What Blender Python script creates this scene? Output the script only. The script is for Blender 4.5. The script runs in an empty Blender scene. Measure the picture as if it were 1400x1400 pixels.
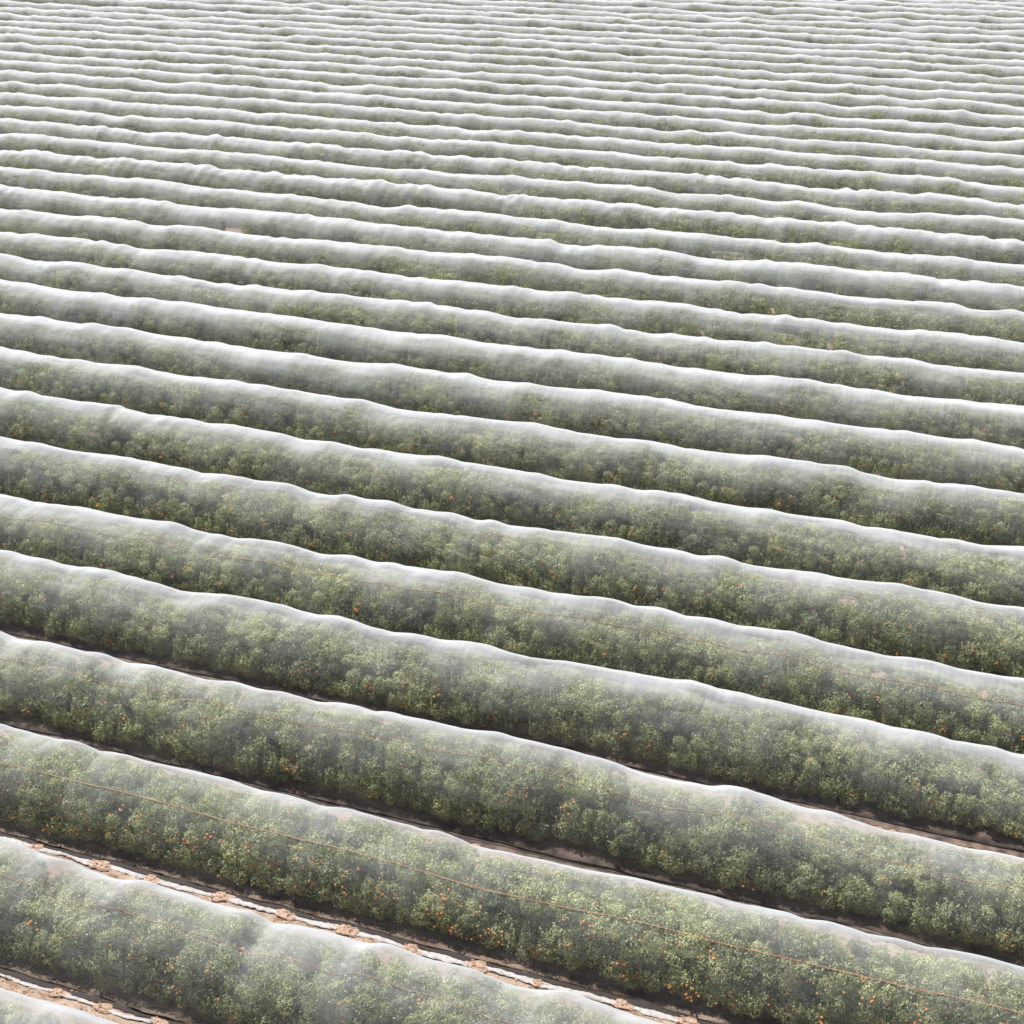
# Citrus rows under white netting, seen from the air.
import bpy, math, random
import numpy as np
from mathutils import Vector, Matrix

C = bpy.context.scene.collection
rnd = random.Random(11)
rs = np.random.RandomState(7)
PI = math.pi

# ------------------------------------------------------------------ layout
CAM_H, ROW0, PITCH, YAW, ROLL = 38.91052, 28.57079, 0.51467, -0.3334, -0.00767
FOCAL = 1800.0 / 1400.0          # focal length in picture widths
ROW_STEP = 6.0
HALF_W, CREST_H = 2.1, 2.95
# surveyed crest heights (x, height) of the nearest rows, then sparser ones
CREST = {
 0: "-31.6,3.27 -30.5,3.20 -29.6,2.98 -28.5,3.07 -27.7,2.64 -26.5,2.62 -25.1,3.05 -24.3,2.85 -22.8,2.95 -21.5,2.86 -20.5,2.94 -19.8,2.53 -18.6,2.87 -17.5,3.01 -16.3,2.77 -15.1,3.24 -13.8,2.93 -11.8,3.12 -10.7,2.77 -9.5,2.85 -8.6,3.26 -7.7,3.13 -6.6,2.89",
 1: "-36.3,3.02 -35.7,3.10 -34.4,2.94 -32.4,3.19 -31.1,2.97 -29.6,3.07 -28.0,3.04 -26.6,3.01 -25.4,3.01 -23.7,2.73 -22.5,2.88 -21.5,2.91 -20.6,2.78 -19.4,2.92 -18.4,2.92 -17.2,2.83 -15.6,2.93 -14.7,2.79 -13.7,2.61 -12.6,2.64 -11.1,2.79 -9.7,2.71 -8.4,2.86 -7.6,2.96 -6.4,2.92 -5.0,2.94 -4.0,2.90 -2.6,3.00 -1.8,3.08 -0.9,3.01 0.1,3.05 1.0,2.98 2.0,3.05 2.9,2.98 4.1,3.20 5.0,3.26 6.2,3.14",
 2: "-40.8,2.96 -39.8,2.73 -38.2,3.05 -36.6,2.93 -34.9,2.98 -33.7,2.73 -31.8,3.02 -30.7,2.79 -29.6,2.72 -28.0,3.05 -26.9,2.90 -25.5,3.02 -23.9,2.84 -22.3,3.11 -21.2,3.13 -20.1,3.20 -18.8,3.20 -17.5,3.11 -16.2,3.18 -15.1,3.40 -14.5,3.33 -13.2,3.33 -12.2,3.30 -11.1,3.17 -10.0,3.17 -8.8,2.93 -7.5,2.82 -5.8,2.95 -4.5,3.20 -3.6,2.98 -2.4,2.78 -1.2,2.83 -0.1,2.66 1.1,2.44 2.2,2.65 3.3,2.55 4.3,2.49 5.0,2.66 6.3,2.65",
 3: "-45.6,3.05 -45.0,3.14 -44.0,2.98 -42.6,3.02 -40.8,2.91 -38.7,3.21 -37.7,2.96 -36.4,2.93 -34.5,2.68 -32.9,2.88 -31.5,3.12 -30.2,3.04 -28.8,3.08 -27.6,2.87 -25.6,3.03 -24.3,2.80 -22.9,2.64 -21.6,2.90 -20.4,2.72 -19.1,2.93 -18.0,2.97 -16.7,2.85 -15.5,2.81 -14.0,3.02 -12.2,3.12 -10.9,3.12 -9.6,3.16 -8.1,3.29 -7.1,3.10 -5.9,3.02 -4.6,3.01 -3.0,2.95 -1.8,2.89 -0.3,2.93 0.8,2.81 2.0,2.95 3.2,2.84 4.2,2.80 4.9,2.87 5.5,2.73 6.2,2.77",
 4: "-49.8,2.95 -48.8,2.87 -47.5,2.75 -45.5,2.96 -43.8,2.93 -42.4,2.86 -40.3,2.90 -38.2,3.14 -36.8,2.87 -35.9,2.79 -35.2,2.91 -34.3,2.81 -33.2,2.96 -31.6,3.05 -30.8,2.98 -29.3,2.71 -27.4,2.97 -26.1,2.79 -25.0,2.94 -23.6,2.93 -21.5,3.20 -20.3,3.07 -19.3,2.95 -18.5,2.93 -17.5,3.04 -16.2,2.96 -14.8,3.12 -13.6,3.20 -12.2,3.05 -10.9,3.22 -9.4,3.02 -8.1,3.10 -6.9,2.92 -5.5,3.05 -4.4,3.18 -2.9,2.87 -1.4,2.78 -0.0,2.81 1.3,2.98 2.4,2.94 3.6,2.75 5.0,2.78 6.2,2.84",
 5: "-54.3,3.06 -53.2,2.97 -51.3,3.07 -49.2,2.93 -46.8,3.01 -44.8,3.15 -43.0,2.98 -41.3,2.96 -39.8,2.85 -38.4,3.07 -37.2,3.10 -36.4,2.94 -34.1,3.16 -32.6,2.73 -31.5,2.79 -30.5,3.07 -29.4,2.90 -27.8,3.07 -26.5,2.75 -24.9,2.87 -24.0,2.91 -22.7,2.71 -21.6,2.93 -20.6,2.75 -18.8,2.97 -16.4,2.97 -14.5,3.14 -13.1,2.89 -11.5,2.94 -10.2,2.81 -8.7,3.08 -7.6,2.87 -6.5,2.72 -4.2,2.93 -2.6,2.93 -1.1,2.98 0.1,3.16 1.1,3.02 2.5,3.07 4.0,2.82 6.1,2.91",
 6: "-48.9,3.06 -47.8,3.00 -46.2,2.98 -44.5,3.15 -42.9,3.00 -40.8,3.16 -39.6,3.04 -37.8,3.06 -36.3,2.81 -34.3,2.98 -32.8,2.85 -31.1,2.93 -28.9,2.92 -27.2,3.18 -25.7,3.04 -23.7,2.99 -22.6,2.98 -21.0,3.03 -19.6,2.80 -18.1,2.84 -16.3,3.00 -14.8,2.94 -13.3,3.11 -11.6,2.97 -10.0,2.80 -8.5,2.81 -7.5,2.96 -5.8,2.84 -3.4,2.99 -2.0,2.82 -0.6,2.90 1.1,2.76 2.5,2.81 3.9,2.71 6.1,3.03",
}
COARSE = {
 -1: "-25,2.95", 7: "-61,3.01 -25,2.78 5,3.06", 8: "-66,2.84 -27,3.03 5,2.98", 9: "-70,2.99 -29,2.84 4,3.02", 10: "-75,2.83 -31,3.01 4,3.01", 11: "-79,2.65 -33,3.02 4,3.18", 12: "-84,2.71 -35,2.99 4,3.15", 13: "-88,2.77 -37,2.91 4,3.17", 14: "-92,3.17 -39,2.80 4,2.88", 15: "-97,2.95 -41,3.08 4,2.82", 16: "-101,2.89 -43,2.95 4,3.00", 17: "-106,2.95 -45,2.92 4,2.98", 18: "-111,2.93 -47,2.87 3,3.05", 19: "-115,2.92 -49,2.76 3,3.17", 20: "-120,3.02 -51,2.99 3,2.84", 21: "-124,3.07 -54,3.00 3,2.94", 22: "-129,3.01 -56,2.83 3,3.06", 23: "-133,2.83 -58,3.03 3,3.20", 24: "-138,2.94 -60,2.99 3,3.12", 25: "-142,3.02 -62,2.93 3,3.07", 26: "-147,2.79 -64,3.04 2,3.02", 27: "-151,2.79 -66,3.03 2,3.03", 28: "-156,2.73 -68,3.17 2,3.09", 29: "-160,2.72 -70,3.00 2,3.13", 30: "-164,2.76 -72,2.98 2,3.11", 31: "-74,3.17 2,3.02", 32: "-76,2.99 2,3.07", 33: "-78,2.97 2,3.12", 34: "-80,2.92 2,2.98", 35: "1,3.14", 36: "1,3.10", 37: "1,3.04", 38: "1,2.95",}
OFFSET = {'-1': 0.0, '0': -0.07, '1': 0.01, '2': 0.03, '3': 0.37, '4': -0.18, '5': -0.18, '6': -0.24, '7': 0.04, '8': 0.05, '9': 0.15, '10': -0.32, '11': -0.47, '12': -0.27, '13': -0.23, '14': -0.46, '15': 0.24, '16': -0.01, '17': 0.13, '18': 0.45, '19': 0.53, '20': 0.44, '21': 0.6, '22': 0.6, '23': 0.6, '24': 0.6, '25': 0.6, '26': 0.57, '27': 0.53, '28': 0.6, '29': 0.3, '30': 0.07, '31': 0.6, '32': 0.6, '33': 0.6, '34': 0.34, '35': 0.6, '36': 0.6, '37': 0.6, '38': 0.26}
OFFSET = {int(k): v for k, v in OFFSET.items()}
FIRST_ROW, LAST_ROW = -1, 40


def table(s):
    a = np.array([[float(v) for v in t.split(',')] for t in s.split()])
    return a[np.argsort(a[:, 0])]


def noise1(x, seed, scale):
    r = np.random.RandomState(seed)
    out = np.zeros_like(x)
    for i in range(5):
        w = 2 * PI / (scale * (0.55 + 0.35 * i))
        out += np.sin(x * w + r.uniform(0, 6.28)) * r.uniform(.4, 1)
    return out / 2.0


def row_range(k):
    y = ROW0 + ROW_STEP * k
    # lateral reach of the view plus a margin
    a = -YAW
    left = -(1.06 * y + 14) * 0.96
    right = 0.11 * 0 + max(8.0, 12 - 0.0 * y)
    left = -(31.6 + 4.45 * max(k, -1)) - 9
    return left, right + 2


class Row:
    def __init__(self, k):
        self.k = k
        self.y = ROW0 + ROW_STEP * k + OFFSET.get(k, 0.3)
        self.x0, self.x1 = row_range(k)
        r = random.Random(100 + k)
        # tree positions along the row, about 2.4 m apart
        xs = []
        x = self.x0 + r.uniform(0, 2)
        while x < self.x1:
            xs.append(x + r.uniform(-.22, .22))
            x += 2.4
        self.trees = xs
        step = 0.1
        gx = np.arange(self.x0 - 1, self.x1 + 1, step)
        if k in CREST:
            t = table(CREST[k])
            h = np.interp(gx, t[:, 0], t[:, 1])
            inside = (gx > t[0, 0] - .5) & (gx < t[-1, 0] + .5)
        else:
            h = np.full_like(gx, CREST_H)
            if k in COARSE:
                t = table(COARSE[k])
                h = CREST_H + 0.5 * (np.interp(gx, t[:, 0], t[:, 1]) - CREST_H)
            inside = gx > 1e9
        # net sagging between the tree tops, cusps at the tops
        tops = []
        for x in xs:
            tops.append((x + r.uniform(-.4, .4), CREST_H + r.uniform(-.16, .17) - (.3 if r.random() < .11 else 0)))
        keep = [tops[0]] + [p for p in tops[1:-1] if r.random() > .15] + [tops[-1]]
        kx = np.array([p[0] for p in keep]); kz = np.array([p[1] for p in keep])
        s = np.interp(gx, kx, kz)
        idx = np.clip(np.searchsorted(kx, gx) - 1, 0, len(kx) - 2)
        u = np.clip((gx - kx[idx]) / (kx[idx + 1] - kx[idx]), 0, 1)
        s = s - 0.05 * (kx[idx + 1] - kx[idx]) * 4 * u * (1 - u) * .62
        s = (s - s.mean()) * (.8 if k > 6 else 1)
        far = 1.0
        h = np.where(inside, h + .0 * s, h + far * s + 0.06 * noise1(gx, k + 500, 17) + (.05 * np.abs(noise1(gx, k + 700, 2.6)) if k > 9 else 0))
        ker = np.exp(-np.linspace(-2, 2, 9) ** 2); ker /= ker.sum()
        h = np.convolve(np.pad(h, 4, mode='edge'), ker, mode='valid')
        self.gx, self.gh = gx, h

    def height(self, x):
        return np.interp(x, self.gx, self.gh)


def new_mesh(name, V, F, smooth=False):
    """V (n,3) floats; F (m,k) ints, k = 3 or 4."""
    V = np.asarray(V, dtype=np.float32); F = np.asarray(F, dtype=np.int32)
    me = bpy.data.meshes.new(name)
    me.vertices.add(len(V)); me.vertices.foreach_set('co', V.ravel())
    k = F.shape[1]
    me.loops.add(F.size); me.loops.foreach_set('vertex_index', F.ravel())
    me.polygons.add(len(F))
    me.polygons.foreach_set('loop_start', np.arange(0, F.size, k, dtype=np.int32))
    me.polygons.foreach_set('loop_total', np.full(len(F), k, dtype=np.int32))
    me.polygons.foreach_set('use_smooth', np.full(len(F), smooth, dtype=bool))
    me.update(calc_edges=True); me.validate()
    return me


def link(name, me, mat=None, parent=None):
    o = bpy.data.objects.new(name, me); C.objects.link(o)
    if mat is not None and me is not None and len(me.materials) == 0:
        me.materials.append(mat)
    if parent is not None:
        o.parent = parent
    return o


def tag(o, label=None, cat=None, group=None, kind=None):
    if label: o['label'] = label
    if cat: o['category'] = cat
    if group: o['group'] = group
    if kind: o['kind'] = kind
    return o


# ------------------------------------------------------------------ materials
def mat(name):
    m = bpy.data.materials.new(name); m.use_nodes = True
    nt = m.node_tree
    for n in list(nt.nodes): nt.nodes.remove(n)
    out = nt.nodes.new('ShaderNodeOutputMaterial')
    def N(t, **kw):
        n = nt.nodes.new(t)
        for k, v in kw.items():
            if k.startswith('i_'):
                key = k[2:]
                n.inputs[int(key) if key.isdigit() else key.replace('_', ' ')].default_value = v
            else:
                setattr(n, k, v)
        return n
    return m, nt, out, N


def math_node(nt, N, op, a, b=None, clamp=False):
    n = N('ShaderNodeMath', operation=op); n.use_clamp = clamp
    for i, v in enumerate((a, b)):
        if v is None: continue
        if isinstance(v, (int, float)): n.inputs[i].default_value = v
        else: nt.links.new(v, n.inputs[i])
    return n.outputs[0]


def ramp(nt, N, fac, stops):
    n = N('ShaderNodeValToRGB')
    el = n.color_ramp.elements
    while len(el) < len(stops): el.new(.5)
    for e, (p, c) in zip(el, stops):
        e.position = p; e.color = (*c, 1) if len(c) == 3 else c
    nt.links.new(fac, n.inputs[0])
    return n.outputs[0]


def noise(nt, N, vec, scale, detail=3, rough=.55, mapping=None):
    if mapping:
        mp = N('ShaderNodeMapping'); mp.inputs['Scale'].default_value = mapping
        nt.links.new(vec, mp.inputs[0]); vec = mp.outputs[0]
    n = N('ShaderNodeTexNoise'); n.inputs['Scale'].default_value = scale
    n.inputs['Detail'].default_value = detail; n.inputs['Roughness'].default_value = rough
    nt.links.new(vec, n.inputs['Vector'])
    return n.outputs['Fac']


def net_material():
    m, nt, out, N = mat('white_net')
    L = nt.links.new
    g = N('ShaderNodeNewGeometry')
    P = g.outputs['Position']
    dot = N('ShaderNodeVectorMath', operation='DOT_PRODUCT')
    L(g.outputs['Normal'], dot.inputs[0]); L(g.outputs['Incoming'], dot.inputs[1])
    c = math_node(nt, N, 'ABSOLUTE', dot.outputs['Value'])
    c = math_node(nt, N, 'MAXIMUM', c, 0.05)
    inv = math_node(nt, N, 'POWER', math_node(nt, N, 'DIVIDE', 1.0, c), 1.4)   # thick knitted threads close up at a slant
    # thread cover: even weave, thicker where the cloth is gathered in streaks
    n1 = noise(nt, N, P, 1.0, 4, .65, (4.5, .40, .40))       # vertical gathers
    n2 = noise(nt, N, P, .55, 3, .55, (.5, 1, 1))           # broad slack patches
    n3 = noise(nt, N, P, 1.0, 2, .5, (.35, 3.5, 5.0))       # lengthwise pleats
    s = math_node(nt, N, 'ADD', math_node(nt, N, 'MULTIPLY', n1, .25), math_node(nt, N, 'MULTIPLY', n2, .55))
    s = math_node(nt, N, 'ADD', s, math_node(nt, N, 'MULTIPLY', n3, .20))
    ga = N('ShaderNodeAttribute'); ga.attribute_name = 'crest_cover'     # thread cover factor, higher towards the crest
    wv = N('ShaderNodeAttribute'); wv.attribute_type = 'OBJECT'; wv.attribute_name = 'weave'
    mr = N('ShaderNodeMapRange'); mr.inputs[1].default_value = .36; mr.inputs[2].default_value = .66
    mr.inputs[3].default_value = NET_A0; mr.inputs[4].default_value = NET_A1
    L(s, mr.inputs[0])
    one = math_node(nt, N, 'SUBTRACT', 1.0, math_node(nt, N, 'MINIMUM', math_node(nt, N, 'MULTIPLY', math_node(nt, N, 'MULTIPLY', mr.outputs[0], wv.outputs['Fac']), ga.outputs['Fac']), .9))
    tr = math_node(nt, N, 'POWER', one, inv)
    al = math_node(nt, N, 'SUBTRACT', 1.0, tr, clamp=True)
    col = (.63, .64, .655, 1)
    bn = noise(nt, N, P, 2.2, 4, .6, (.8, 1, 1))
    bump = N('ShaderNodeBump'); bump.inputs['Strength'].default_value = .45; bump.inputs['Distance'].default_value = .12
    L(bn, bump.inputs['Height'])
    d = N('ShaderNodeBsdfDiffuse'); d.inputs[0].default_value = col; L(bump.outputs[0], d.inputs['Normal'])
    t = N('ShaderNodeBsdfTranslucent'); t.inputs[0].default_value = col; L(bump.outputs[0], t.inputs['Normal'])
    mx = N('ShaderNodeMixShader'); mx.inputs[0].default_value = .38; L(d.outputs[0], mx.inputs[1]); L(t.outputs[0], mx.inputs[2])
    tp = N('ShaderNodeBsdfTransparent')
    mm = N('ShaderNodeMixShader'); L(al, mm.inputs[0]); L(tp.outputs[0], mm.inputs[1]); L(mx.outputs[0], mm.inputs[2])
    L(mm.outputs[0], out.inputs[0])
    return m


def leaf_material():
    m, nt, out, N = mat('citrus_leaf')
    L = nt.links.new
    g = N('ShaderNodeNewGeometry'); P = g.outputs['Position']
    a = N('ShaderNodeAttribute'); a.attribute_name = 'tone'
    big = noise(nt, N, P, .42, 3, .6)
    mid = noise(nt, N, P, 1.6, 2, .5)
    f = math_node(nt, N, 'ADD', math_node(nt, N, 'MULTIPLY', a.outputs['Fac'], .55), math_node(nt, N, 'MULTIPLY', mid, .35))
    f = math_node(nt, N, 'ADD', f, math_node(nt, N, 'MULTIPLY', math_node(nt, N, 'SUBTRACT', big, .26), .65))
    col = ramp(nt, N, f, [(.24, (.030, .034, .017)), (.39, (.099, .109, .053)), (.53, (.256, .270, .137)), (.76, (.53, .545, .29))])
    p = N('ShaderNodeBsdfPrincipled'); L(col, p.inputs['Base Color'])
    p.inputs['Roughness'].default_value = .42
    p.inputs['Specular IOR Level'].default_value = .45
    t = N('ShaderNodeBsdfTranslucent')
    hs = N('ShaderNodeMixRGB', blend_type='MULTIPLY'); hs.inputs[0].default_value = 1; hs.inputs[2].default_value = (1.3, 1.38, .9, 1)
    L(col, hs.inputs[1]); L(hs.outputs[0], t.inputs[0])
    mx = N('ShaderNodeMixShader'); mx.inputs[0].default_value = .28
    L(p.outputs[0], mx.inputs[1]); L(t.outputs[0], mx.inputs[2]); L(mx.outputs[0], out.inputs[0])
    return m


def simple(name, c, rough=.7, c2=None, scale=8, bump=0):
    m, nt, out, N = mat(name); L = nt.links.new
    p = N('ShaderNodeBsdfPrincipled'); p.inputs['Roughness'].default_value = rough
    g = N('ShaderNodeNewGeometry')
    f = noise(nt, N, g.outputs['Position'], scale, 4)
    col = ramp(nt, N, f, [(.35, c), (.65, c2 or tuple(v * .75 for v in c))])
    L(col, p.inputs['Base Color'])
    if bump:
        b = N('ShaderNodeBump'); b.inputs['Strength'].default_value = bump; b.inputs['Distance'].default_value = .03
        L(f, b.inputs['Height']); L(b.outputs[0], p.inputs['Normal'])
    L(p.outputs[0], out.inputs[0])
    return m


def soil_material():
    m, nt, out, N = mat('sandy_soil'); L = nt.links.new
    g = N('ShaderNodeNewGeometry'); P = g.outputs['Position']
    n1 = noise(nt, N, P, .9, 4, .6, (.6, 1.4, 1))
    n2 = noise(nt, N, P, 14, 4, .65)
    n3 = noise(nt, N, P, 3.2, 5, .7, (.7, 1, 1))
    base = ramp(nt, N, n1, [(.3, (.28, .205, .158)), (.5, (.35, .268, .212)), (.7, (.42, .335, .272))])
    lit = ramp(nt, N, n3, [(.52, (1, 1, 1)), (.60, (.62, .50, .40)), (.75, (.5, .38, .30))])
    fine = ramp(nt, N, n2, [(.3, (.62, .60, .58)), (.6, (1.08, 1.06, 1.04))])
    a = N('ShaderNodeMixRGB', blend_type='MULTIPLY'); a.inputs[0].default_value = 1; L(base, a.inputs[1]); L(lit, a.inputs[2])
    b = N('ShaderNodeMixRGB', blend_type='MULTIPLY'); b.inputs[0].default_value = 1; L(a.outputs[0], b.inputs[1]); L(fine, b.inputs[2])
    p = N('ShaderNodeBsdfPrincipled'); p.inputs['Roughness'].default_value = .95; p.inputs['Specular IOR Level'].default_value = .1
    L(b.outputs[0], p.inputs['Base Color'])
    ad = math_node(nt, N, 'ADD', n2, math_node(nt, N, 'MULTIPLY', n3, 2.0))
    bp = N('ShaderNodeBump'); bp.inputs['Strength'].default_value = .8; bp.inputs['Distance'].default_value = .05
    L(ad, bp.inputs['Height']); L(bp.outputs[0], p.inputs['Normal'])
    L(p.outputs[0], out.inputs[0])
    return m


NET_A0, NET_A1 = .07, .245
M_NET = net_material()
M_LEAF = leaf_material()
M_BARK = simple('citrus_bark', (.13, .10, .075), .9, (.07, .05, .035), 9, .4)
M_FRUIT = simple('orange_peel', (.68, .22, .06), .6, (.66, .31, .09), 3)
M_SEAM = simple('red_cord', (.55, .17, .10), .8, (.58, .34, .26), .8)
M_HEM = simple('gathered_net', (.44, .41, .40), .9, (.33, .30, .29), 6, .6)
M_SOIL = soil_material()
M_CLOD = simple('brown_clods', (.44, .31, .23), .95, (.27, .18, .13), 12, .6)
M_DAMP_SHADE = simple('damp_painted_shade', (.17, .120, .096), .95, (.048, .034, .027), 1.9, .8)  # damp soil and litter, with the canopy's shade darkened into the colour
M_FOOT_SHADE = simple('foot_shade_paint', (.030, .021, .017), .8, (.018, .012, .010), 6, .6)  # near-black colour painted in for the shadow along the net's foot

# ------------------------------------------------------------------ ground
def soil_z(X, Y):
    near = np.clip((42 - Y) / 4, 0, 1) * np.clip((Y - 12) / 4, 0, 1) * np.clip((X + 62) / 4, 0, 1) * np.clip((26 - X) / 4, 0, 1)
    return near * (0.018 * np.sin(X * 1.7 + Y * 3.1) + .014 * np.sin(X * 4.3 - Y * 2.2) + .012 * np.sin(X * .7 + 1) + .006 * np.sin(Y * 5 + np.sin(X * 2.3) * 2)) - .075


def ground():
    xs = np.concatenate([[-900, -500, -320], np.arange(-260, -60, 10), np.arange(-60, 24, .2), [30, 60, 120, 300, 600]])
    ys = np.concatenate([[-200, -60, 0, 10], np.arange(16, 40, .15), np.arange(40, 70, 1.5), np.arange(75, 330, 15), [500, 900, 1500]])
    X, Y = np.meshgrid(xs, ys, indexing='ij')
    Z = soil_z(X, Y)
    V = np.stack([X, Y, Z], -1).reshape(-1, 3)
    nx, ny = len(xs), len(ys)
    I = np.arange(nx * ny).reshape(nx, ny)
    F = np.stack([I[:-1, :-1], I[1:, :-1], I[1:, 1:], I[:-1, 1:]], -1).reshape(-1, 4)
    o = link('ground', new_mesh('ground', V, F, True), M_SOIL)
    tag(o, 'sandy brown orchard soil under and between the netted rows', kind='structure')
ground()

# ------------------------------------------------------------------ tree parts
def arch(a, w, h):
    return w * np.sign(np.sin(a)) * np.abs(np.sin(a)) ** .85, h * np.abs(np.cos(a)) ** .95


def leaf_quads(Pc, Nn, size, r):
    """one folded four-corner leaf per point, lying roughly across normal Nn."""
    n = len(Pc)
    d = r.normal(size=(n, 3)) + np.array([0, 0, .5])
    d -= (d * Nn).sum(1, keepdims=True) * Nn * .65
    d /= np.linalg.norm(d, axis=1, keepdims=True)
    s = np.cross(d, Nn + r.normal(scale=.35, size=(n, 3)))
    s /= np.linalg.norm(s, axis=1, keepdims=True) + 1e-9
    up = np.cross(s, d)
    ln = size * r.uniform(.75, 1.25, (n, 1)); wd = ln * .46
    base = Pc - d * ln * .5
    mid = Pc - up * ln * .07
    v = np.stack([base, mid + s * wd * .5 + up * ln * .08, Pc + d * ln * .5, mid - s * wd * .5 + up * ln * .08], 1)
    return v.reshape(-1, 3), np.arange(n * 4).reshape(n, 4)


def crown_points(r, nleaf, nlobe, full=1.0):
    LX = 1.30
    cen, rad = [], []
    while len(cen) < nlobe:
        if len(cen) % 3 == 0:      # low skirts of foliage near the soil
            cen.append((r.uniform(-LX, LX), r.choice([-1, 1]) * r.uniform(1.15, 1.62), r.uniform(.28, .62))); rad.append(r.uniform(.24, .38)); continue
        a = r.uniform(-1.5, 1.5); q = r.uniform(.64, .88)
        y, z = arch(a, HALF_W * .97, CREST_H * .97)
        y = float(y) * q; z = .20 + (float(z) - .20) * min(.93, q + .12)
        cen.append((r.uniform(-LX * .88, LX * .88), y, max(.38, z))); rad.append(r.uniform(.22, .40) * full)
    # a few inner masses so the middle of the crown is closed
    for x, y, z in ((-.75, -.75, .85), (0, .8, .85), (.75, -.8, .85), (-.6, .7, .8), (.1, -.85, .8), (.7, .75, .8), (-.7, 0, 1.6), (0, 0, 1.7), (.7, 0, 1.6)):
        cen.append((x, y, z)); rad.append(.66)
    cen = np.array(cen); rad = np.array(rad)
    w = rad ** 2; w[-9:] *= .75; w /= w.sum()
    n = int(nleaf * 2.6)
    li = r.choice(len(cen), n, p=w)
    u = r.normal(size=(n, 3)); u /= np.linalg.norm(u, axis=1, keepdims=True)
    bump = 1 + .13 * np.sin(u[:, 0] * 6 + li * 1.3) * np.cos(u[:, 1] * 5 + li) + .1 * np.sin(u[:, 2] * 8 + li * 2)
    depth = 1 - np.abs(r.normal(scale=.13, size=n))
    P = cen[li] + u * (rad[li] * bump * depth)[:, None] * np.array([1, 1, 1.05])
    # drop the leaves buried deep inside other lobes
    D = np.linalg.norm(P[:, None] - cen[None], axis=2) / rad[None]
    ok = (D.min(1) > .60) & (P[:, 2] > .06)
    # keep inside the net
    a = np.arctan2(P[:, 1] / HALF_W, P[:, 2] / CREST_H)
    ay, az = arch(a, HALF_W, CREST_H)
    lim = np.hypot(ay, az) * .985
    ok &= np.hypot(P[:, 1], P[:, 2]) < lim
    ok = np.where(ok)[0][:nleaf]
    return P[ok], u[ok], li[ok], cen, rad


def make_crown(name, seed, nleaf, size, nlobe=30, shoots=60):
    r = np.random.RandomState(seed)
    P, U, li, cen, rad = crown_points(r, nleaf, nlobe)
    lobe_tone = r.uniform(-.17, .20, len(cen))
    tone = .5 + lobe_tone[li] + r.normal(scale=.10, size=len(P))
    # upright young shoots, paler, each a wand of leaves
    SP, SU, ST = [], [], []
    for i in range(shoots):
        j = r.randint(0, nlobe)
        c = cen[j] + np.array([r.uniform(-.3, .3), r.uniform(-.3, .3), rad[j] * .85])
        L_ = r.uniform(.18, .5); d = np.array([r.normal(scale=.18), r.normal(scale=.18), 1.0])
        y = r.uniform(.05, .28)
        for q in range(11):
            p = c + d * L_ * q / 10 + r.normal(scale=.02, size=3)
            if abs(p[1]) < HALF_W * .9 and p[2] < CREST_H * (1 - .16 * abs(p[1]) ** 1.7) - .08:
                SP.append(p); e = r.normal(size=3); SU.append(e / np.linalg.norm(e)); ST.append(.62 + y)
    if SP:
        P = np.concatenate([P, np.array(SP)]); U = np.concatenate([U, np.array(SU)]); tone = np.concatenate([tone, ST])
    V, F = leaf_quads(P, U, size, r)
    me = new_mesh(name, V, F)
    at = me.attributes.new('tone', 'FLOAT', 'FACE')
    at.data.foreach_set('value', np.clip(tone, 0, 1).astype(np.float32))
    me.materials.append(M_LEAF)
    # places on the surface where fruit can hang: low and outside
    S = P[:nleaf]; 
    a = np.hypot(S[:, 1] / HALF_W, S[:, 2] / CREST_H)
    good = (S[:, 2] < 2.15) & (S[:, 2] > .35) & (a > .70)
    return me, S[good], U[:len(S)][good]


def tube(path, radii, n=7):
    path = [np.array(p, float) for p in path]
    V, F = [], []
    for i, p in enumerate(path):
        d = path[min(i + 1, len(path) - 1)] - path[max(i - 1, 0)]
        d /= np.linalg.norm(d) + 1e-9
        s = np.cross(d, (0.13, .97, .2)); s /= np.linalg.norm(s); t = np.cross(d, s)
        for j in range(n):
            b = 2 * PI * j / n
            V.append(p + (s * math.cos(b) + t * math.sin(b)) * radii[i])
    for i in range(len(path) - 1):
        for j in range(n):
            F.append((i * n + j, i * n + (j + 1) % n, (i + 1) * n + (j + 1) % n, (i + 1) * n + j))
    return np.array(V), np.array(F)


def merge(parts):
    Vs, Fs, o = [], [], 0
    for V, F in parts:
        Vs.append(V); Fs.append(F + o); o += len(V)
    return np.concatenate(Vs), np.concatenate(Fs)


def make_trunk(seed):
    r = np.random.RandomState(seed)
    parts = [tube([(0, 0, -.16), (.01, .01, .25), (.02, 0, .6)], [.12, .085, .075], 9)]
    for i in range(7):
        a = 2 * PI * i / 7 + r.uniform(-.3, .3); o = r.uniform(.5, 1.1); h = r.uniform(1.3, 2.2)
        e = np.array([math.cos(a) * o, math.sin(a) * o, h])
        m = np.array([e[0] * .4, e[1] * .4, .6 + (h - .6) * .5])
        parts.append(tube([(.02, 0, .5), m, e], [.055, .035, .012], 6))
        for q in range(3):
            f = e + np.array([r.normal(scale=.35), r.normal(scale=.35), r.uniform(-.2, .35)])
            parts.append(tube([m * .4 + e * .6, f], [.018, .006], 5))
    V, F = merge(parts)
    me = new_mesh('citrus_trunk', V, F, True); me.materials.append(M_BARK)
    return me


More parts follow.
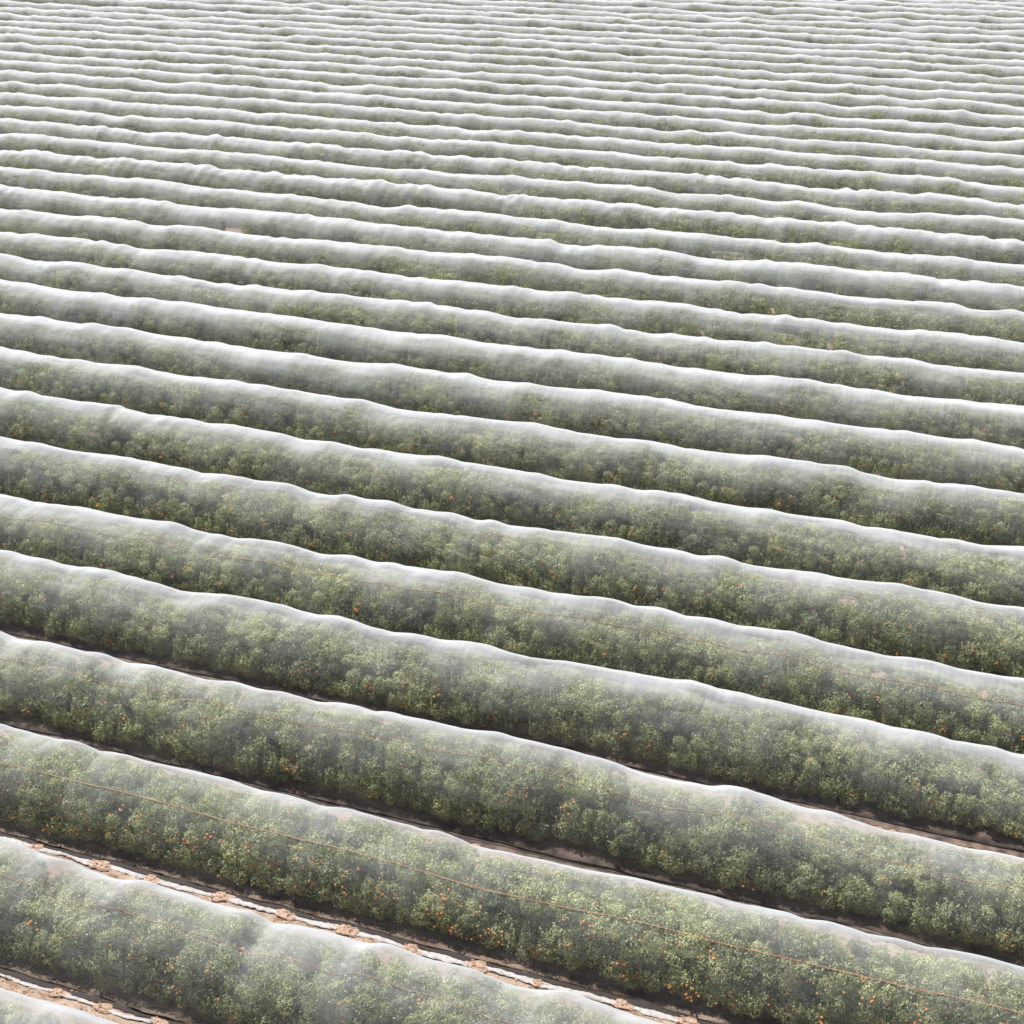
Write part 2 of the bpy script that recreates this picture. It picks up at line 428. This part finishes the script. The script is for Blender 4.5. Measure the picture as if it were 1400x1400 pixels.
def ico(sub=1):
    t = (1 + 5 ** .5) / 2
    v = [(-1, t, 0), (1, t, 0), (-1, -t, 0), (1, -t, 0), (0, -1, t), (0, 1, t), (0, -1, -t), (0, 1, -t), (t, 0, -1), (t, 0, 1), (-t, 0, -1), (-t, 0, 1)]
    f = [(0, 11, 5), (0, 5, 1), (0, 1, 7), (0, 7, 10), (0, 10, 11), (1, 5, 9), (5, 11, 4), (11, 10, 2), (10, 7, 6), (7, 1, 8), (3, 9, 4), (3, 4, 2), (3, 2, 6), (3, 6, 8), (3, 8, 9), (4, 9, 5), (2, 4, 11), (6, 2, 10), (8, 6, 7), (9, 8, 1)]
    v = [np.array(p) / np.linalg.norm(p) for p in v]
    for _ in range(sub):
        nf, c = [], {}
        def md(a, b):
            k = (min(a, b), max(a, b))
            if k not in c:
                m = v[a] + v[b]; v.append(m / np.linalg.norm(m)); c[k] = len(v) - 1
            return c[k]
        for a, b, d in f:
            x, y, z = md(a, b), md(b, d), md(d, a)
            nf += [(a, x, z), (b, y, x), (d, z, y), (x, y, z)]
        f = nf
    return np.array(v), np.array(f)

IV, IF = ico(2)
JV, JF = ico(1)
# one orange: slightly flattened, a dimple at the stalk
OV = IV * np.array([1, 1, .93]); OV[:, 2] -= .18 * np.exp(-((OV[:, 0] ** 2 + OV[:, 1] ** 2) / .05)) * (OV[:, 2] > 0)
ME_ORANGE = new_mesh('orange_fruit', OV * .05, IF, True); ME_ORANGE.materials.append(M_FRUIT)
cl = []
for p in [(0, 0, 0), (.085, .01, -.03), (-.03, .05, -.09), (.05, -.06, -.10)]:
    cl.append((JV * np.array([1, 1, .93]) * .05 + np.array(p), JF))
V_, F_ = merge(cl)
ME_CLUSTER = new_mesh('orange_cluster', V_, F_, True); ME_CLUSTER.materials.append(M_FRUIT)

NVAR = 7
CROWNS = [make_crown('citrus_crown', 40 + i, 30000, .10, nlobe=84 + (i % 3) * 10, shoots=260) for i in range(NVAR)]
TRUNKS = [make_trunk(70 + i) for i in range(3)]

# ------------------------------------------------------------------ camera frame (used for sorting trees in view)
fw = Vector((math.sin(YAW) * math.cos(PITCH), math.cos(YAW) * math.cos(PITCH), -math.sin(PITCH)))
rt = Vector((math.cos(YAW), -math.sin(YAW), 0)); up = rt.cross(fw)
rt2 = rt * math.cos(ROLL) + up * math.sin(ROLL); up2 = -rt * math.sin(ROLL) + up * math.cos(ROLL)


def project(p):
    d = Vector(p) - Vector((0, 0, CAM_H))
    z = d.dot(fw)
    return .5 + FOCAL * d.dot(rt2) / z, .5 - FOCAL * d.dot(up2) / z, z


ONES = ['', 'first', 'second', 'third', 'fourth', 'fifth', 'sixth', 'seventh', 'eighth', 'ninth', 'tenth', 'eleventh', 'twelfth',
        'thirteenth', 'fourteenth', 'fifteenth', 'sixteenth', 'seventeenth', 'eighteenth', 'nineteenth']
TENS = {20: ('twentieth', 'twenty'), 30: ('thirtieth', 'thirty'), 40: ('fortieth', 'forty')}


def ordinal(n):
    if n < 20: return ONES[n]
    t = n // 10 * 10
    return TENS[t][0] if n == t else TENS[t][1] + '-' + ONES[n - t]


ROWS = {k: Row(k) for k in range(FIRST_ROW, LAST_ROW + 1)}
GAP = {(13, -63.8), (13, -65.9)}


def in_gap(k, x):
    return k == 13 and -66.3 < x < -62.4


# ------------------------------------------------------------------ trees
def fruit_count(k, r):
    if k == 1: return r.randint(40, 66)
    if k == 0: return r.randint(14, 26)
    if k in (2, 3): return r.randint(9, 20)
    if k == 5: return r.randint(10, 24)
    return r.choice([4, 8, 14, 22])


MAX_TREES = 300
cands = []
rest = []
for k, R in ROWS.items():
    for x in R.trees:
        if in_gap(k, x): continue
        u, v, z = project((x, R.y, 1.9))
        if -.02 < u < 1.02 and -.02 < v < 1.04:
            cands.append((z, k, x, u))
        else:
            rest.append((k, x))
cands.sort()
# nearest rows become individual trees, whole rows at a time as far as possible
cands.sort(key=lambda c: (c[1], c[2]))
indiv, far = cands[:MAX_TREES], cands[MAX_TREES:]
rest += [(k, x) for _, k, x, _ in far]
order = {}
for z, k, x, u in indiv: order.setdefault(k, []).append(x)
for k in order: order[k].sort()
ti = 0
for z, k, x, u in indiv:
    R = ROWS[k]; r = random.Random(int(x * 977) + k * 31)
    root = bpy.data.objects.new('citrus_tree', None); root.empty_display_size = .3; C.objects.link(root)
    hz = float(R.height(x - .5) + 2 * min(R.height(x - .8), R.height(x), R.height(x + .8)) + R.height(x + .5)) / 4 / CREST_H
    sc = hz * ((r.uniform(.96, .99) if r.random() > .12 else r.uniform(.86, .93)) if k in (0, 1, 2) else r.uniform(.80, .93))
    root.location = (x, R.y, 0)
    n = ordinal(order[k].index(x) + 1); rown = ordinal(k - FIRST_ROW + 1)
    fr = fruit_count(k, r)
    tag(root, 'bushy citrus tree, %s from the left under the %s net from the bottom' % (n, rown), 'tree',
        'citrus trees under the %s net from the bottom' % rown)
    vi = r.randrange(NVAR)
    me, S, U = CROWNS[vi]
    cr = link('crown', me, parent=root)
    flip = r.random() < .5
    wx = r.uniform(.93, 1.03) * (1 if r.random() > .06 else .86)
    sx = (1, wx, sc)
    cr.scale = sx; cr.rotation_euler = (0, 0, PI if flip else 0)
    tr = link('trunk', TRUNKS[r.randrange(3)], parent=root); tr.rotation_euler = (0, 0, r.uniform(0, 6)); tr.scale = (.95, .95, sc * .95)
    # fruit on the outside of the crown, most of it in a few bunches
    sgn = -1 if flip else 1
    side = np.where(S[:, 1] * sgn < .3)[0]
    near_rows = k <= 3
    cnt = fr if near_rows else max(1, fr // 3)
    anchors = [S[side[r.randrange(len(side))]] for _ in range(max(1, cnt // 6))]
    for q in range(cnt):
        if q % 5 == 0 or not near_rows:
            j = side[r.randrange(len(side))]
        else:
            an = anchors[r.randrange(len(anchors))]
            dd = np.linalg.norm(S[side] - an, axis=1); pool = side[np.where(dd < .3)[0]]
            j = pool[r.randrange(len(pool))] if len(pool) else side[0]
        p = S[j] + U[j] * .075
        q_ = link('orange' if near_rows else 'orange_cluster', ME_ORANGE if near_rows else ME_CLUSTER, parent=root)
        q_.location = (sgn * p[0] * sx[0], sgn * p[1] * sx[1], p[2] * sx[2])
        f = r.uniform(.8, 1.15); q_.scale = (f, f, f); q_.rotation_euler = (r.uniform(-.4, .4), r.uniform(-.4, .4), r.uniform(0, 6))

# the other trees, past the three hundred nearest: one stand, leaf meshes instanced on points
def far_trees():
    pts = []
    var, scl, rot = [], [], []
    for k, x in rest:
        R = ROWS[k]; r = random.Random(int(x * 977) + k * 31)
        h = float(R.height(x - .5) + R.height(x) + R.height(x + .5)) / 3 / CREST_H
        pts.append((x, R.y, 0)); var.append(r.randrange(4)); scl.append((r.uniform(.85, 1.08), r.uniform(.85, 1.0), h * (r.uniform(.74, .98) if r.random() > .06 else .55)))
        rot.append((0, 0, PI if r.random() < .5 else 0))
    me = bpy.data.meshes.new('distant_trees'); me.from_pydata(pts, [], [])
    for nm, ty, data in (('variant', 'INT', var), ('size', 'FLOAT_VECTOR', scl), ('turn', 'FLOAT_VECTOR', rot)):
        a = me.attributes.new(nm, ty, 'POINT')
        a.data.foreach_set('value' if ty == 'INT' else 'vector', np.array(data).ravel())
    srcs = []
    for i in range(4):
        r = np.random.RandomState(900 + i)
        cm, S, U = make_crown('distant_crown', 300 + i, 10000, .15, nlobe=76, shoots=40)
        # join a little fruit to the leaf mesh through a second material slot
        side = r.choice(len(S), 16)
        ob = bpy.data.objects.new('distant_crown', cm)
        srcs.append(ob)
        V, F = merge([(JV * .055 + S[j] + U[j] * .04, JF) for j in side])
        fm = new_mesh('distant_fruit', V, F, True); fm.materials.append(M_FRUIT)
        srcs.append(bpy.data.objects.new('distant_fruit', fm))
    o = link('distant_citrus_trees', me)
    ng = bpy.data.node_groups.new('stand', 'GeometryNodeTree')
    ng.interface.new_socket('Geometry', in_out='INPUT', socket_type='NodeSocketGeometry')
    ng.interface.new_socket('Geometry', in_out='OUTPUT', socket_type='NodeSocketGeometry')
    gi = ng.nodes.new('NodeGroupInput'); go = ng.nodes.new('NodeGroupOutput'); L = ng.links.new
    va = ng.nodes.new('GeometryNodeInputNamedAttribute'); va.data_type = 'INT'; va.inputs[0].default_value = 'variant'
    sa = ng.nodes.new('GeometryNodeInputNamedAttribute'); sa.data_type = 'FLOAT_VECTOR'; sa.inputs[0].default_value = 'size'
    ra = ng.nodes.new('GeometryNodeInputNamedAttribute'); ra.data_type = 'FLOAT_VECTOR'; ra.inputs[0].default_value = 'turn'
    e2r = ng.nodes.new('FunctionNodeEulerToRotation'); L(ra.outputs[0], e2r.inputs[0])
    join = ng.nodes.new('GeometryNodeJoinGeometry')
    for i, s in enumerate(srcs):
        oi = ng.nodes.new('GeometryNodeObjectInfo'); oi.inputs['Object'].default_value = s
        iop = ng.nodes.new('GeometryNodeInstanceOnPoints')
        cmp_ = ng.nodes.new('FunctionNodeCompare'); cmp_.data_type = 'INT'; cmp_.operation = 'EQUAL'
        L(va.outputs[0], cmp_.inputs[2]); cmp_.inputs[3].default_value = i // 2
        L(gi.outputs[0], iop.inputs['Points']); L(cmp_.outputs[0], iop.inputs['Selection'])
        L(oi.outputs['Geometry'], iop.inputs['Instance']); L(e2r.outputs[0], iop.inputs['Rotation']); L(sa.outputs[0], iop.inputs['Scale'])
        L(iop.outputs[0], join.inputs[0])
    L(join.outputs[0], go.inputs[0])
    md = o.modifiers.new('stand', 'NODES'); md.node_group = ng
    tag(o, 'distant netted citrus trees filling the farther rows towards the top of the photo', 'trees', kind='stuff')
far_trees()

# ------------------------------------------------------------------ nets
NA = 29
BASE_A = np.linspace(-PI / 2, PI / 2, NA)
FOLD = {15: 1.0, 17: 1.1, 11: .45, 19: .5, 21: .4}


def net_surface(R):
    k = R.k
    step = .2 if k <= 6 else (.3 if k < 16 else .45)
    X = np.arange(R.x0, R.x1, step)
    H = R.height(X)
    r = np.random.RandomState(1000 + k)
    # distance to the nearest tree: the cloth is drawn in between crowns
    tx = np.array(R.trees)
    dn = np.abs(X[:, None] - tx[None]).min(1)
    pinch = np.clip(dn / 1.2, 0, 1) ** 1.5
    w = HALF_W * (1.0 - .02 * pinch + .02 * noise1(X, 2000 + k, 6))
    lean = .07 * noise1(X, 3000 + k, 11)
    A, Xg = np.meshgrid(BASE_A, X)
    y = np.sign(np.sin(A)) * np.abs(np.sin(A)) ** .85 * w[:, None]
    z = np.abs(np.cos(A)) ** .95 * H[:, None]
    # soft folds running down from the tops, plus long pleats
    f = FOLD.get(k, .42 if k > 9 else .30)
    amp = f * (.5 + .5 * noise1(X, 4000 + k, 9))[:, None]
    fold = (np.abs(np.sin(Xg * 1.05 + A * 1.7 + 1.2 * np.sin(Xg * .43 + k))) - .6) * .30 + (np.abs(np.sin(Xg * 2.3 - A * 2.2 + k)) - .6) * .12
    fold *= amp * np.cos(A) ** .5
    pleat = .018 * np.sin(A * 13 + Xg * .35 + k) * (np.cos(A) ** .7)
    y += np.sin(A) * (fold + pleat); z += np.cos(A) * (fold + pleat)
    y += lean[:, None] * np.cos(A)
    # net edge laid out on the soil
    hem_o = .07 + .02 * noise1(X, 5000 + k, 2.3)
    z = np.maximum(z, .03)
    yl = np.stack([-w - hem_o, -w - hem_o * .5], 1); zl = np.full_like(yl, .0) + .012
    yr = -yl[:, ::-1]
    yy = np.concatenate([yl, y, yr], 1); zz = np.concatenate([zl, z, zl], 1)
    xx = np.repeat(X[:, None], yy.shape[1], 1)
    xx = xx + .03 * np.sin(Xg.mean(1) * 5)[:, None]
    V = np.stack([xx, yy + R.y, zz], -1)
    return X, V, w, hem_o, y, z


def grid_faces(nx, ny):
    I = np.arange(nx * ny).reshape(nx, ny)
    return np.stack([I[:-1, :-1], I[1:, :-1], I[1:, 1:], I[:-1, 1:]], -1).reshape(-1, 4)


mounds = []


def weave(k):
    # some nets are newer and denser than others
    r = random.Random(k + 400)
    if k <= 2: return {1: .75, 0: 1.0, -1: 1.0, 2: .95}[k]
    return (1.1 if k < 8 else 1.35) + r.uniform(-.12, .2) + (.2 if k == 13 else 0)


for k, R in ROWS.items():
    X, V, w, hem_o, yy, zz = net_surface(R)
    nx, ny = V.shape[:2]
    me = new_mesh('net_cover', V.reshape(-1, 3), grid_faces(nx, ny), True)
    at = me.attributes.new('crest_cover', 'FLOAT', 'POINT')
    gz = np.cos(BASE_A)[None] + .10 * noise1(X, 9000 + k, 5)[:, None]
    gg = (.85 if k > 2 else .92) + (.45 if k <= 2 else .70 if k < 9 else .85) * np.clip(gz, 0, 1.2) ** 2.6
    gg = np.concatenate([np.ones((nx, 2)), gg, np.ones((nx, 2))], 1)
    at.data.foreach_set('value', gg.astype(np.float32).ravel())
    o = link('net_cover', me, M_NET)
    o['weave'] = weave(k)
    n = ordinal(k - FIRST_ROW + 1)
    look = {13: 'white net showing a pale gap where a tree is missing, %s row from the bottom',
            15: 'white net gathered in slanting folds on its left, %s row from bottom',
            17: 'white net heavily creased in slanting folds on its left, %s row from bottom',
            1: 'white net with clear red seam and bare soil below, %s row from bottom'}.get(
        k, 'white see-through net draped over a citrus row, %s row from the bottom' % '%s')
    tag(o, look % n, 'netting', 'white nets draped over the citrus rows')
    # red seam cord, a little below the crest on the near side
    if k in (-1, 0, 1, 2, 4, 5):
        rr = np.random.RandomState(7000 + k)
        col = 2 + int(np.argmin(np.abs(BASE_A + {1: .46, 0: .18, -1: .3, 2: .30, 3: .16, 4: .40, 5: .22, 6: .16}.get(k, .2))))
        pth = V[:, col].copy()
        # the cord is pulled tight, straighter than the crest
        hn = 14 if k == 1 else 4
        ker = np.hanning(2 * hn + 3)[1:-1]; ker /= ker.sum()
        for ax in (1, 2):
            pth[:, ax] = np.convolve(np.pad(pth[:, ax], hn, mode='edge'), ker, mode='valid')
        pth[:, 2] += .01
        nrm = np.array([0, math.sin(BASE_A[col - 2]), math.cos(BASE_A[col - 2])])
        pth = pth + nrm * .03
        rad = {1: .011, 4: .008, 0: .006, 2: .006, 5: .005}.get(k, .006)
        off = np.array([(0, math.cos(b), math.sin(b)) for b in np.arange(5) * 2 * PI / 5]) * rad
        T = (pth[:, None] + off[None])
        I = np.arange(nx * 5).reshape(nx, 5)
        F = np.stack([I[:-1], I[1:], np.roll(I, -1, 1)[1:], np.roll(I, -1, 1)[:-1]], -1).reshape(-1, 4)
        link('seam_cord', new_mesh('seam_cord', T.reshape(-1, 3), F, True), M_SEAM, o)
    # gathered white hem along the near edge of the rows whose foot shows
    if k <= 1:
        r = random.Random(k + 50)
        hx = np.arange(R.x0, R.x1, .06)
        hw = np.interp(hx, X, w + hem_o)
        wid = .11 + .035 * noise1(hx, 60 + k, 2.4) + .012 * noise1(hx, 61 + k, .9)
        wid = np.clip(wid, .035, .14) * (1 if k == 1 else .6)
        yc = R.y - hw - .36 + .05 * noise1(hx, 62 + k, 7)
        prof = [(-1, .0), (-.75, .5), (-.3, .85), (.2, 1), (.7, .6), (1, 0)]
        hgt = .014 + .008 * noise1(hx, 63 + k, .7)
        rj = np.random.RandomState(640 + k)
        def jit(s_):
            return np.convolve(rj.normal(size=len(hx) + 2), [.25, .5, .25], mode='valid') * s_
        HV = np.stack([np.stack([hx, yc + a * wid + jit(.022), np.maximum(.0, hgt * b + jit(.011) * (b > 0)) - .03 * (b == 0) - .03 * np.clip(np.sin(hx * 1.3 + a + k) - .35, 0, 1)], -1) for a, b in prof], 1)
        link('hem', new_mesh('hem', HV.reshape(-1, 3), grid_faces(len(hx), len(prof)), True), M_HEM, o)
        x = R.x0 + r.uniform(0, 2)
        while x < R.x1:
            mounds.append((k, x, float(np.interp(x, hx, yc))))
            x += r.uniform(1.9, 3.2)

# ------------------------------------------------------------------ damp soil with painted canopy shade, and painted shade at the net's foot
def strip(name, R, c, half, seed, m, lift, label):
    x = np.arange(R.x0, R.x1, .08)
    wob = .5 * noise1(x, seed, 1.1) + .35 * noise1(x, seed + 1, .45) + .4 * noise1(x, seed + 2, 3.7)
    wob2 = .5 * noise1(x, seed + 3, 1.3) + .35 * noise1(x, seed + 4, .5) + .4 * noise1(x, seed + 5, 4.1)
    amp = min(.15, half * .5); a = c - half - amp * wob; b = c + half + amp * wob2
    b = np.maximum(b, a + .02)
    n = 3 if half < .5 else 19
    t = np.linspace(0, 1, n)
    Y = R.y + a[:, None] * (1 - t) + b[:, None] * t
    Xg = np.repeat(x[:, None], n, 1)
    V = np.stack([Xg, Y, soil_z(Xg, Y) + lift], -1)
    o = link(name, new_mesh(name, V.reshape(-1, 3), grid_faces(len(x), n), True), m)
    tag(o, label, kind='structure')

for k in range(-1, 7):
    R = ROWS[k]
    strip('damp_painted_shade', R, 0.0, 1.93 if k < 2 else 2.55, 8100 + 10 * k, M_DAMP_SHADE, .03, 'damp soil and leaf litter under citrus trees, canopy shade painted into its colour')
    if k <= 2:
        strip('painted_foot_shade', R, -2.28, .11 if k < 2 else .05, 8600 + 10 * k, M_FOOT_SHADE, .04, 'narrow dark strip of painted shade along the foot of the net')

# ------------------------------------------------------------------ heaps of soil that hold the hems down
def mound_mesh(seed):
    r = np.random.RandomState(seed)
    parts = []
    V, F = ico(2); V = V.copy()
    n = 1 + .16 * np.sin(V[:, 0] * 5 + seed) + .12 * np.sin(V[:, 1] * 7 + 1) + .07 * r.normal(size=len(V))
    V = V * n[:, None] * np.array([.42, .19, .075]); V[:, 2] = np.maximum(V[:, 2], -.03)
    parts.append((V, F))
    for i in range(26):
        s = r.uniform(.02, .055); a = r.uniform(0, 6.28); q = r.uniform(.3, 1.25)
        c = np.array([math.cos(a) * .36 * q, math.sin(a) * .2 * q, max(.0, .1 * (1 - q)) + s * .3])
        parts.append((JV * (1 + .25 * r.normal(size=(len(JV), 1))) * s * np.array([1, .8, .7]) + c, JF))
    V, F = merge(parts)
    me = new_mesh('soil_heap', V, F, False); me.materials.append(M_CLOD); return me

MO = [mound_mesh(i) for i in range(5)]
vis = {}
for k, x, y in mounds:
    u, v, z = project((x, y, 0))
    if -.01 < u < 1.01 and v < 1.02 and k in (0, 1): vis.setdefault(k, []).append((x, y))
for k, lst in vis.items():
    for i, (x, y) in enumerate(sorted(lst)):
        r = random.Random(i + k * 90)
        o = link('soil_heap', MO[r.randrange(5)])
        o.location = (x, y, -.03); o.rotation_euler = (0, 0, r.uniform(-.3, .3)); s = r.uniform(.8, 1.2); o.scale = (s, s * r.uniform(.8, 1.1), s)
        tag(o, 'brown soil heap, %s from the left at the foot of the %s net from bottom' % (ordinal(i + 1), ordinal(k - FIRST_ROW + 1)),
            'soil heap', 'soil heaps holding down the net hems')

# loose clods and crumbs in the open lanes
def clods():
    r = np.random.RandomState(5)
    parts = []
    for k in (-1, 0, 1):
        R = ROWS[k]
        for i in range(2600):
            x = r.uniform(R.x0, R.x1)
            y = R.y - 3.05 + r.normal(scale=.42)
            if math.sin(x * .9 + k) + math.sin(x * .37) + r.normal(scale=.7) < 0: continue
            s = min(.07, .016 * math.exp(r.normal(scale=.55)))
            parts.append((JV * (1 + .3 * r.normal(size=(len(JV), 1))) * s * np.array([1.2, .9, .7]) + np.array([x, y, s * .2 - .06]), JF))
    V, F = merge(parts)
    o = link('loose_clods', new_mesh('loose_clods', V, F), M_CLOD)
    tag(o, 'loose brown clods and litter strewn along the open soil lanes', 'clods', kind='stuff')
clods()

# ------------------------------------------------------------------ camera, light
cam = bpy.data.cameras.new('camera'); co = bpy.data.objects.new('camera', cam); C.objects.link(co)
cam.sensor_fit = 'HORIZONTAL'; cam.sensor_width = 36; cam.lens = 36 * FOCAL
cam.clip_end = 4000; cam.clip_start = .5
m3 = Matrix((rt2, up2, -fw)).transposed()
co.matrix_world = Matrix.Translation((0, 0, CAM_H)) @ m3.to_4x4()
bpy.context.scene.camera = co

SUN_EL, SUN_AZ = math.radians(66), math.radians(-64)    # azimuth from +Y (behind the rows), towards -X
sd = Vector((math.sin(SUN_AZ) * math.cos(SUN_EL), math.cos(SUN_AZ) * math.cos(SUN_EL), math.sin(SUN_EL)))
sl = bpy.data.lights.new('sun', 'SUN'); sl.energy = 5; sl.angle = math.radians(.6); sl.color = (1, .975, .94)
so = bpy.data.objects.new('sun', sl); C.objects.link(so); so.rotation_euler = sd.to_track_quat('Z', 'Y').to_euler(); so.location = (0, 0, 60)
w = bpy.data.worlds.new('World'); bpy.context.scene.world = w; w.use_nodes = True
nt = w.node_tree; bg = nt.nodes['Background']
sky = nt.nodes.new('ShaderNodeTexSky'); sky.sky_type = 'NISHITA'; sky.sun_disc = False
sky.sun_elevation = SUN_EL; sky.sun_rotation = SUN_AZ; sky.dust_density = 2.0
nt.links.new(sky.outputs[0], bg.inputs[0]); bg.inputs[1].default_value = .07
sc = bpy.context.scene
sc.view_settings.view_transform = 'Standard'; sc.view_settings.look = 'None'
sc.view_settings.exposure = .55; sc.view_settings.gamma = 1
sc.cycles.transparent_max_bounces = 24; sc.cycles.max_bounces = 6; sc.cycles.diffuse_bounces = 4
sc.cycles.transmission_bounces = 4
